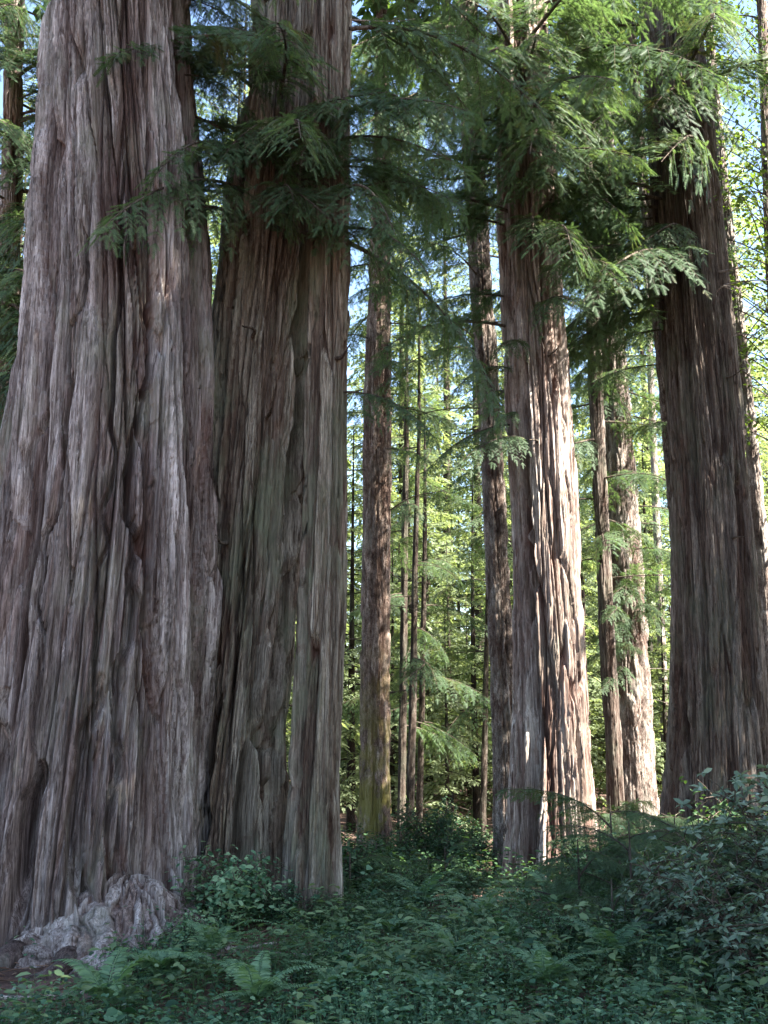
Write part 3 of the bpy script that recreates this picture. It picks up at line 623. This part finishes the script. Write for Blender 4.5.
# ---- the wood behind
def conifer(seed, H, lmax, n, lib, z0, Lb=2.6, gap=.1, r=None):
    w = Geo(); g = crown_geo(seed, lib, z0, H, n, lmax, .3, Lb, tilt=.02, power=.75, low=.75, wood=w, gap=gap)
    z = np.linspace(-.4, H, 12); q = np.random.default_rng(seed)
    tube(w, np.stack([.02 * H * np.sin(z / H * 3 + seed) * .3, 0 * z, z], -1), (r or H * .011) * (1 - z / H * .95) + .005, 8)
    return g, w
KIND = [conifer(700, 8, 2.3, 60, FB, .5), conifer(701, 10, 2.4, 66, FB, .8), conifer(702, 6, 2.1, 50, FB, .3), conifer(703, 12, 2.5, 76, FB, 1.5), conifer(704, 25, 3.1, 150, YB, 7.5, r=.2)]
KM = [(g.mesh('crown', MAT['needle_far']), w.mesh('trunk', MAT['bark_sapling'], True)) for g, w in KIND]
hz = [(352, 25, 1, 1.0, 'sunlit hemlock in the gap just right of the fused clump, behind the mossy tree'),
      (392, 29, 0, 1.0, 'pale green layered hemlock in the gap behind the three thin sapling trunks'),
      (428, 31, 3, .95, 'tall layered hemlock standing in the middle of the sunlit left gap'),
      (446, 25, 2, .9, 'low bushy hemlock in the left gap just left of the lone pole trunk'),
      (476, 28, 1, 1.0, 'bright hemlock behind the lone thin pole, left of the ash grey trunk'),
      (560, 27, 3, 1.0, 'hemlock mostly hidden behind the sunlit central redwood'),
      (586, 30, 1, 1.05, 'sunlit hemlock showing between the central redwood and the thin dark trunk'),
      (640, 31, 0, 1.0, 'yellow green hemlock right of the speckled sunlit tree'),
      (664, 27, 2, 1.0, 'low bright hemlock at the left foot of the broad right redwood'),
      (775, 26, 1, 1.0, 'sunlit hemlock at the right border beyond the broad redwood'),
               (402, 37, 4, 1.1, 'tall hemlock with a high crown right above the sapling trunks'),
      (482, 40, 4, 1.15, 'farthest tall hemlock with a high crown behind the ash grey trunk'),
      (632, 39, 4, 1.15, 'tall hemlock with a high crown behind the speckled sunlit tree'),
      (748, 29, 4, 1.0, 'tall hemlock with a high crown in the top right corner'),
      (18, 25, 4, 1.0, 'tall hemlock with a high crown in the top left corner'),
      (226, 28, 4, 1.0, 'tall hemlock crown glimpsed high between the two largest clump trunks'),
      (742, 31, 3, 1.5, 'tall bright hemlock just right of the broad right redwood'),
         (372, 33, 3, 1.25, 'tall bright hemlock directly behind the mossy tree'),
         (410, 36, 3, 1.35, 'tallest pale hemlock far behind the sapling trunks'),
         (505, 33, 3, 1.3, 'bright hemlock behind the ash grey trunk'),
         (610, 36, 3, 1.4, 'tall pale hemlock behind the speckled sunlit tree'),
         (655, 38, 1, 1.4, 'pale far hemlock beside the distant pole trunk'),
         (30, 21, 3, 1.3, 'tall hemlock showing between the left border trunk and the huge redwood'),
         (222, 22, 3, 1.5, 'hemlock glimpsed high in the slit between the two largest clump trunks'),
         (8, 24, 3, 1.0, 'hemlock glimpsed at the left border beyond the huge redwood')]
for px, Yd, k, s, lab in hz:
    x = at(px, 700, Yd)[0]
    r_ = thing('hemlock_tree', lab, 'tree', (x, Yd, float(gz(x, Yd))), 'hemlocks in the sunlit gaps')
    r_.rotation_euler = (0, 0, px * .7); r_.scale = (s, s, s)
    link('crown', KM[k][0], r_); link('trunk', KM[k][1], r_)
# far trees: one mass
q = np.random.default_rng(77)
FK = []
for k, (H, lm, n) in enumerate(((8, 2.6, 44), (24, 3.4, 95), (36, 4.0, 150))):
    g, w = conifer(720 + k, H, lm, n, [YB, XB, XB][k], [.2, 1.0, 3][k], [2.6, 3.2, 3.2][k], .1)
    FK.append((g.arrays(), w.arrays()))
gf, gw = Geo(), Geo()
spots = []
for ring, (y0, y1, n) in enumerate(((29, 40, 52), (40, 50, 60), (48, 60, 36), (58, 80, 44))):
    for k in range(n):
        Yd = q.uniform(y0, y1); xw = Yd * (.48 + .1); x = -xw + 2 * xw * (k + q.random()) / n
        spots.append((x, Yd, ring))
for x, Yd, ring in spots:
    k = 0 if ring < 2 else int(q.integers(1, 3))
    M = rotM(q.uniform(0, 6.28), 0, 0, q.uniform(.6, 1.15) if ring == 0 else q.uniform(1.1, 1.8) if ring == 1 else q.uniform(.75, 1.2), (x, Yd, float(gz(x, Yd))))
    gf.add_geo(FK[k][0], M); gw.add_geo(FK[k][1], M)
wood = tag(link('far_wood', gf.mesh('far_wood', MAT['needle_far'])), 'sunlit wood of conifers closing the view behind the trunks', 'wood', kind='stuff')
tag(link('far_wood_stems', gw.mesh('far_wood_stems', MAT['bark_dark'], True)), 'stems of the far conifers behind the trunks', 'wood', kind='stuff')

# ================================================================== UNDERGROWTH
def in_trunk(x, y):
    m = np.zeros(np.shape(x), bool)
    for t in (T1, T2, T3, T7, T10):
        c, r = np.interp(t.g0 + .1, t.zr, t.cx), np.interp(t.g0 + .1, t.zr, t.rad)
        m |= np.hypot(x - c, y - t.Y) < r * 1.0
    return m
def cover(name, label, n, y0, y1, leaf, size, hmin, hmax, mat, seed, dens, leaves=6, spread=.06):
    q = np.random.default_rng(seed)
    y = q.uniform(y0, y1, n); x = q.uniform(-1, 1, n) * (y * .40 + .4)
    k = (dens(x, y) > q.random(n)) & ~in_trunk(x, y); x, y = x[k], y[k]; n = len(x)
    h = q.uniform(hmin, hmax, n) * (.35 + 1.1 * (noise(x * 1.3, y * 1.3, 0, seed) + 1) / 2)
    z = gz(x, y)
    g = Geo(); ln = q.normal(0, .25, (n, 2)) * h[:, None]
    # stems
    st = np.stack([np.stack([x - .003, y, z - .02], -1), np.stack([x + .003, y, z - .02], -1), np.stack([x + ln[:, 0], y + ln[:, 1], z + h], -1)], 1)
    g.add(st.reshape(-1, 3), np.arange(3 * n).reshape(-1, 3))
    for l in range(leaves):
        a = q.uniform(0, 2 * np.pi, n); f = q.uniform(.45, 1.0, n)
        O = np.stack([x + ln[:, 0] * f, y + ln[:, 1] * f, z + h * f], -1) + q.normal(0, spread, (n, 3)) * [1, 1, .5]
        D = np.stack([np.cos(a), np.sin(a), q.uniform(-.25, .35, n)], -1)
        Nn = np.stack([0 * a, 0 * a, 1 + 0 * a], -1) + q.normal(0, .3, (n, 3))
        V, T = scatter(*leaf, O, D, Nn, size * q.uniform(.55, 1.25, n)); g.add(V, T)
    return tag(link(name, g.mesh(name, MAT[mat])), label, 'ground cover', kind='stuff')
foot = lambda x, y: 1 - .95 * np.exp(-(((x - .55) / .85) ** 2 + ((y - 12.1) / 1.5) ** 2))
bare = lambda x, y: foot(x, y) * (1 - 1.15 * np.exp(-(((x + 1.0) / .65) ** 2 + ((y - 7.95) / .55) ** 2)) - 1.5 * np.exp(-(((x + 2.6) / 1.15) ** 2 + ((y - 6.75) / 1.15) ** 2)))
den = lambda x, y: np.clip(.40 + 2.4 * fbm(x * 1.5, y * 1.5, 0, 61), .03, 1) * np.clip(bare(x, y), 0, 1)
cover('ground_cover', 'low bluish green leafy ground cover over the forest floor', 17000, 4.2, 12.5, LEAF_OVAL, .040, .05, .38, 'cover', 801, den, 7)
cover('shade_leaf_layer', 'small leaved plants coloured dark to deepen the shade in the ground cover gaps', 7000, 4.4, 12.5, LEAF_LONG, .055, .08, .40, 'huckle', 805, lambda x, y: np.clip(.45 - 2.2 * fbm(x * 1.5, y * 1.5, 0, 61), .0, 1) * np.clip(bare(x, y), 0, 1), 9, .05)  # dark leaf colour stands in for deep shade between the plants
cover('broad_leaf_plants', 'larger leaved plants in loose groups among the ground cover', 420, 4.6, 11, LEAF_ROUND, .070, .12, .42, 'cover', 806, lambda x, y: np.clip(.2 + 2.4 * fbm(x * .8 + 5, y * .8, 0, 66), 0, 1) * np.clip(bare(x, y), 0, 1), 8, .05)
cover('seedling_growth', 'taller narrow leaved seedlings scattered through the ground cover', 1500, 4.6, 12, leaf_tmpl(.22, .4), .075, .18, .48, 'seedling', 804, lambda x, y: np.clip(.35 + 1.4 * fbm(x * .9, y * .9, 0, 65), .03, 1) * np.clip(bare(x, y), 0, 1), 12, .035)
cover('clover_carpet', 'small round leaved carpet between the taller ground cover', 9000, 4.2, 10, LEAF_ROUND, .035, .02, .10, 'cover', 802, lambda x, y: np.clip(.4 + fbm(x * 2, y * 2, 0, 62), .0, 1) * np.clip(bare(x, y), 0, 1), 4, .03)
cover('forest_undergrowth', 'darker knee high undergrowth around the trunk feet farther back', 7000, 9.5, 24, LEAF_OVAL, .085, .15, .60, 'huckle', 803, lambda x, y: np.clip(.5 + 1.2 * fbm(x * .7, y * .7, 0, 63), .08, 1) * foot(x, y), 9, .10)

# litter: flat dry leaves, needles and twigs
def litter():
    q = np.random.default_rng(820); g = Geo(); n = 6000
    y = q.uniform(4.2, 10.5, n); x = q.uniform(-1, 1, n) * (y * .40 + .4); z = gz(x, y) + .022
    a = q.uniform(0, 6.28, n)
    V, T = scatter(*LEAF_LONG, np.stack([x, y, z], -1), np.stack([np.cos(a), np.sin(a), q.normal(0, .15, n)], -1), np.stack([q.normal(0, .3, n), q.normal(0, .3, n), np.ones(n)], -1), q.uniform(.02, .07, n)); g.add(V, T)
    for k in range(800):
        y = q.uniform(4.4, 9.5); x = q.uniform(-1, 1) * (y * .4 + .3); a = q.uniform(0, 6.28); l = q.uniform(.06, .3); s = np.linspace(-1, 1, 4)
        xx, yy = x + s * l * math.cos(a), y + s * l * math.sin(a)
        tube(g, np.stack([xx, yy, gz(xx, yy) + .035 + .01 * q.normal(size=4)], -1), q.uniform(.002, .006), 4)
    tag(link('leaf_litter', g.mesh('leaf_litter', MAT['litter'])), 'brown needles, dry leaves and twigs on the bare forest floor', 'leaf litter', kind='stuff')
litter()

# ferns
def fern_mesh(seed, nf=13, L=.65):
    q = np.random.default_rng(seed); g = Geo(); w = Geo()
    for f in range(nf):
        az = 2 * np.pi * f / nf + q.normal(0, .5); l = L * q.uniform(.45, 1.25); el = q.uniform(.45, 1.3)
        s = np.linspace(0, 1, 24); hx = l * (np.sin(el * .2) * s + .75 * s ** 1.5 * .9); zz = l * (el * s - .62 * el * s ** 2.2)
        P = np.stack([hx * math.cos(az), hx * math.sin(az), zz], -1); tan = unit(np.gradient(P, axis=0))
        side = np.array([-math.sin(az), math.cos(az), 0.0]); nrm = np.cross(tan, side[None])
        tube(w, P, np.linspace(.005, .0015, 24), 4)
        m = 26; si = np.linspace(.14, .99, m)
        p = np.stack([np.interp(si, s, P[:, c]) for c in range(3)], -1); tt = np.stack([np.interp(si, s, tan[:, c]) for c in range(3)], -1); nn = np.stack([np.interp(si, s, nrm[:, c]) for c in range(3)], -1)
        ln = .17 * L * np.clip(np.minimum(si * 4.5, 1) * (1.06 - si) ** .75, .05, 1) * 1.25
        for sg in (-1, 1):
            V, T = scatter(*LEAF_LONG, p, side[None] * sg + tt * .35 + q.normal(0, .06, (m, 3)), nn * 1.0 + q.normal(0, .12, (m, 3)), np.stack([ln, ln * .8 + .012, ln], -1)); g.add(V, T)
    return g.mesh('fronds', MAT['fern']), w.mesh('stalks', MAT['fern'], True)
FERN = [fern_mesh(840 + k, 9 + 2 * k, .5 + .06 * k) for k in range(4)]
ferns = [(610, 965, 7.0, 3, .75, 'fern on the floor left of the small grey bush'), (430, 1005, 6.0, 1, .6, 'fern at the bottom edge midway between clump and central redwood'), (420, 915, 10.0, 2, .9, 'dark fern before the sapling trunks'), (510, 960, 7.6, 0, .65, 'fern in front of the central redwood foot'), (215, 955, 7.2, 3, .6, 'fern on the reddish slope under the clump'),
         (105, 1012, 5.8, 0, 1.0, 'bright green fern at the bottom left beside the bare soil'),
         (160, 985, 6.4, 1, .95, 'fern with spread fronds below the pale root burl, second from the bottom left corner'),
         (255, 1012, 5.8, 2, .68, 'fern at the bottom edge below the fused clump'),
         (330, 1000, 6.1, 0, .5, 'small fern at the bottom edge right of the fused clump foot'),
         (392, 945, 8.0, 1, .75, 'pale green fern alone on the dim floor before the mossy tree'),
         (455, 975, 7.0, 3, .5, 'low fern among ground cover before the central redwood'),
         (545, 1000, 6.2, 2, .6, 'fern at the bottom edge below the central redwood, left of the grey leaved bush'),
         (640, 1008, 5.9, 1, .55, 'fern at the bottom right edge in front of the grey leaved bush'),
         (478, 935, 9.0, 2, .8, 'yellowish lit fern on the floor just left of the central redwood foot'),
         (560, 925, 9.6, 3, .9, 'fern in the dappled light right of the central redwood foot')]
for px, py, Yd, k, s, lab in ferns:
    x = at(px, py, Yd)[0]
    r_ = thing('sword_fern', lab, 'fern', (x, Yd, float(gz(x, Yd)) + .14), 'ferns on the forest floor'); r_.rotation_euler = (0, 0, px * 1.3); r_.scale = (s,) * 3
    link('fronds', FERN[k][0], r_); link('stalks', FERN[k][1], r_)

# shrubs
def shrub_geo(seed, n_st, h, rad, leaf, size, per=9, whorl=True, tips=5, mat='shrub', el=(.35, 1.3)):
    q = np.random.default_rng(seed); w = Geo(); O, D, Nn, S = [], [], [], []
    for k in range(n_st):
        az = q.uniform(0, 6.28); e = q.uniform(*el); l = q.uniform(.55, 1.05)
        tip = np.array([rad * l * math.cos(az) * math.cos(e * .9), rad * l * math.sin(az) * math.cos(e * .9), h * l * (.25 + .75 * math.sin(e))])
        s = np.linspace(0, 1, 8)[:, None]; P = tip * s + np.array([0, 0, 1]) * (.18 * h * np.sin(s * 3.1)) + q.normal(0, .012, (8, 3)) * s
        tube(w, P, np.linspace(.011, .004, 8), 5)
        ends = [P[-1]] + [P[q.integers(3, 8)] + q.normal(0, 1, 3) * [rad * .14, rad * .14, h * .10] for _ in range(tips)]
        for e_ in ends:
            j = P[np.argmin(np.linalg.norm(P - e_, axis=1))]
            if np.linalg.norm(j - e_) > .02: tube(w, np.stack([j, (j + e_) / 2 + [0, 0, .015], e_]), [.005, .004, .003], 4)
            up = unit(np.array([math.cos(az) * .35, math.sin(az) * .35, 1.0]) + q.normal(0, .25, 3))
            a = np.arange(per) * (2 * np.pi / per if whorl else 2.4) + q.uniform(0, 6)
            ex = unit(np.cross(up, [.3, .9, .1])); ey = np.cross(up, ex)
            rise_ = q.uniform(.1, .9, per) if whorl else q.uniform(-.3, .5, per)
            d = ex * np.cos(a)[:, None] + ey * np.sin(a)[:, None] + up * rise_[:, None]
            off = np.zeros((per, 3)) if whorl else -up * q.uniform(0, .16, per)[:, None] * 1.6 + q.normal(0, .05, (per, 3))
            O.append(e_ + off); D.append(d); Nn.append(np.repeat(up[None], per, 0) + q.normal(0, .35, (per, 3))); S.append(size * q.uniform(.45, 1.3, per))
    O, D, Nn, S = map(np.concatenate, (O, D, Nn, S))
    V, T = scatter(*leaf, O, D, Nn, S)
    return mesh_of('foliage', V, [T], MAT[mat]), w.mesh('stems', MAT['twig'], True)
BUSH = [shrub_geo(860 + k, 24, 1.0, .95, leaf_tmpl(.22, .5, .4), .064, 7, True, 17) for k in range(3)]
HUCK = [shrub_geo(870 + k, 40, 1.0, .8, LEAF_OVAL, .06, 16, False, 7, 'huckle') for k in range(3)]
LIT = [shrub_geo(880 + k, 26, 1.0, .8, LEAF_OVAL, .075, 12, False, 5, 'cover') for k in range(2)]
def shrub(lib, k, px, Yd, s, name, lab, grp, rz=0, sz=1.0):
    x = at(px, 800, Yd)[0]
    r_ = thing(name, lab, 'shrub', (x, Yd, float(gz(x, Yd)) - .03), grp); r_.rotation_euler = (0, 0, rz); r_.scale = (s, s, s * sz)
    link('foliage', lib[k][0], r_); link('stems', lib[k][1], r_)
G1 = 'grey leaved bushes at the right'
shrub(BUSH, 0, 752, 6.5, .85, 'rhododendron_bush', 'nearest grey green bush with whorled leaves filling the bottom right corner', G1, .3)
shrub(BUSH, 1, 722, 7.6, .95, 'rhododendron_bush', 'grey green whorled bush behind the corner one, before the broad right redwood', G1, 1.9)
shrub(BUSH, 2, 775, 8.4, 1.25, 'rhododendron_bush', 'tallest grey green bush at the right border with lit leaf tips', G1, 2.7)
shrub(BUSH, 0, 668, 8.0, .6, 'rhododendron_bush', 'small grey green bush left of the others, right of the central redwood foot', G1, 4.0)
G2 = 'dark leafy shrubs around the trunks'
shrub(HUCK, 0, 432, 18.5, 1.25, 'huckleberry_shrub', 'dark rounded shrub in the left gap between the sapling trunks and the central redwood', G2, 0)
shrub(HUCK, 1, 400, 17.6, .85, 'huckleberry_shrub', 'dark shrub hiding the feet of the three sapling trunks', G2, 1)
shrub(HUCK, 2, 462, 17.5, .85, 'huckleberry_shrub', 'dark shrub against the left foot of the central redwood', G2, 2)
shrub(HUCK, 1, 372, 16.5, .65, 'huckleberry_shrub', 'dark shrub hiding the foot of the mossy tree', G2, 3)
shrub(HUCK, 0, 632, 13.0, .9, 'huckleberry_shrub', 'dark shrub between the central redwood and the broad right redwood', G2, 4)
shrub(HUCK, 2, 690, 12.0, .95, 'huckleberry_shrub', 'dark shrub against the foot of the broad right redwood', G2, 5)
shrub(HUCK, 1, 752, 12.0, 1.15, 'huckleberry_shrub', 'dark shrub at the right border behind the grey leaved bushes', G2, 5.5)
shrub(HUCK, 0, 345, 11.0, .8, 'huckleberry_shrub', 'dark shrub just right of the foot of the slender clump trunk', G2, 2.2)
G3 = 'small green shrubs at the clump foot'
shrub(LIT, 0, 232, 8.3, .72, 'green_shrub', 'green leafy shrub in the hollow between the root burl and the olive grey trunk', G3, 0)
shrub(LIT, 1, 282, 8.65, .36, 'green_shrub', 'green leafy shrub before the slender clump trunk', G3, 1)
shrub(LIT, 0, 190, 7.6, .38, 'green_shrub', 'low leafy shrub right under the pale root burl', G3, 2)
shrub(HUCK, 1, 462, 11.6, .4, 'huckleberry_shrub', 'small dark shrub on the dim floor left of the central redwood foot', G2, 1.3)
shrub(HUCK, 2, 402, 10.6, .55, 'huckleberry_shrub', 'small dark shrub in the middle of the dim floor', G2, 3.3)
shrub(HUCK, 0, 338, 8.5, .36, 'huckleberry_shrub', 'small dark shrub before the foot of the slender clump trunk', G2, 4.3)
shrub(HUCK, 1, 560, 7.4, .5, 'huckleberry_shrub', 'small dark shrub among the ferns left of the grey leaved bushes', G2, 5.0)
shrub(LIT, 0, 150, 6.9, .34, 'green_shrub', 'low leafy shrub on the edge of the bare soil', G3, 4.1)
shrub(LIT, 1, 350, 6.9, .36, 'green_shrub', 'low leafy shrub near the bottom edge right of the clump', G3, 5.1)
shrub(LIT, 0, 480, 6.4, .36, 'green_shrub', 'low leafy shrub near the bottom edge below the central redwood', G3, .9)
shrub(LIT, 1, 590, 10.8, .8, 'green_shrub', 'lit leafy shrub at the right foot of the central redwood', G3, 3)

# redwood sprouts: feathery shoots rising from the floor right of the central redwood
for px, Yd, hgt, lab in ((600, 11.9, 1.0, 'feathery redwood sprout at the right foot of the central redwood'), (612, 11.0, 1.15, 'feathery redwood sprout midway between central redwood and grey bushes'),
                         (645, 11.4, 1.05, 'tall feathery redwood sprout before the gap left of the broad redwood'), (676, 10.2, .95, 'feathery redwood sprout behind the small grey bush'), (578, 9.4, .8, 'low feathery redwood sprout nearest the lit fern'), (630, 9.4, .95, 'low drooping redwood sprout left of the grey bushes'),
                         (700, 9.6, 1.0, 'tall redwood sprout rising behind the grey bushes before the broad redwood'), (610, 8.2, .6, 'lowest redwood sprout in front of the others'), (445, 11.5, .6, 'small redwood sprout alone in the dim middle floor'), (350, 9.6, .6, 'small redwood sprout right of the slender clump trunk')):
    x = at(px, 850, Yd)[0]; r_ = thing('redwood_sprout', lab, 'sapling', (x, Yd, float(gz(x, Yd)) - .03), 'redwood sprouts on the floor')
    g = Geo(); tube(g, np.stack([np.zeros(6), np.zeros(6), np.linspace(0, hgt, 6)], -1), np.linspace(.02, .005, 6), 6)
    link('stem', g.mesh('stem', MAT['twig'], True), r_)
    q = np.random.default_rng(int(px))
    for k in range(6):
        b, f = FINE[int(q.integers(8))]
        o = link('branch', b, r_, M=rotM(k * 2.4 + q.normal(0, .3), R(q.uniform(10, 50)), q.normal(0, .3), (.46 - .025 * k) * hgt, (0, 0, hgt * (.2 + .13 * k))))
        link('foliage', f, o)

# fallen sticks
def stick(px, py, Yd, L, a, r, lab):
    c = at(px, py, Yd); s = np.linspace(-.5, .5, 10)
    x, y = c[0] + s * L * math.cos(a), Yd + s * L * math.sin(a) + .03 * np.sin(s * 9)
    g = Geo(); z = np.max(gz(x, y)) * .3 + gz(x, y) * .7 + r + .03
    tube(g, np.stack([x, y, z], -1) - [c[0], Yd, 0], r * (1 - .5 * (s + .5)), 8)
    tag(link('fallen_branch', g.mesh('fallen_branch', MAT['dead'], True), loc=(c[0], Yd, 0)), lab, 'stick', 'fallen sticks')
stick(60, 985, 6.6, .9, .3, .014, 'bare stick lying on the brown soil in the bottom left corner')
stick(310, 955, 7.6, .8, -.2, .012, 'thin stick on the floor under the slender clump trunk')
stick(265, 930, 7.9, .7, .5, .014, 'short bare stick on the reddish slope under the clump')
stick(420, 985, 6.7, .9, -.5, .013, 'bare stick among the ground cover near the bottom edge')
stick(520, 955, 8.2, 1.2, .15, .02, 'stick lying among plants before the central redwood')

# ================================================================== LIGHT
SUN_AZ, SUN_EL = R(-27), R(50)     # from the right, slightly from the camera's side
sd = Vector((math.cos(SUN_EL) * math.cos(SUN_AZ), math.cos(SUN_EL) * math.sin(SUN_AZ), math.sin(SUN_EL)))
sl = bpy.data.lights.new('sun', 'SUN'); sl.energy = 5.0; sl.angle = R(.5); sl.color = (1, .95, .86)
so = bpy.data.objects.new('sun', sl); col.objects.link(so); so.rotation_euler = sd.to_track_quat('Z', 'Y').to_euler(); so.location = (0, 0, 40)
w = bpy.data.worlds.new('World'); sc.world = w; w.use_nodes = True; nt = w.node_tree; nt.nodes.clear()
sky = nt.nodes.new('ShaderNodeTexSky'); sky.sky_type = 'NISHITA'; sky.sun_disc = False; sky.ozone_density = 1.5; sky.sun_elevation = SUN_EL
sky.sun_rotation = math.atan2(sd.x, sd.y)
bg = nt.nodes.new('ShaderNodeBackground'); bg.inputs[1].default_value = .072
ow = nt.nodes.new('ShaderNodeOutputWorld'); nt.links.new(sky.outputs[0], bg.inputs[0]); nt.links.new(bg.outputs[0], ow.inputs[0])
vs = sc.view_settings; vs.view_transform = 'Standard'; vs.look = 'None'; vs.gamma = 1; vs.use_curve_mapping = False; vs.exposure = 3.15
sc.display_settings.display_device = 'sRGB'
sc.render.engine = 'CYCLES'
cy = sc.cycles; cy.max_bounces = 7; cy.diffuse_bounces = 4; cy.glossy_bounces = 2; cy.transmission_bounces = 4; cy.use_denoising = True
cy.sample_clamp_indirect = 6
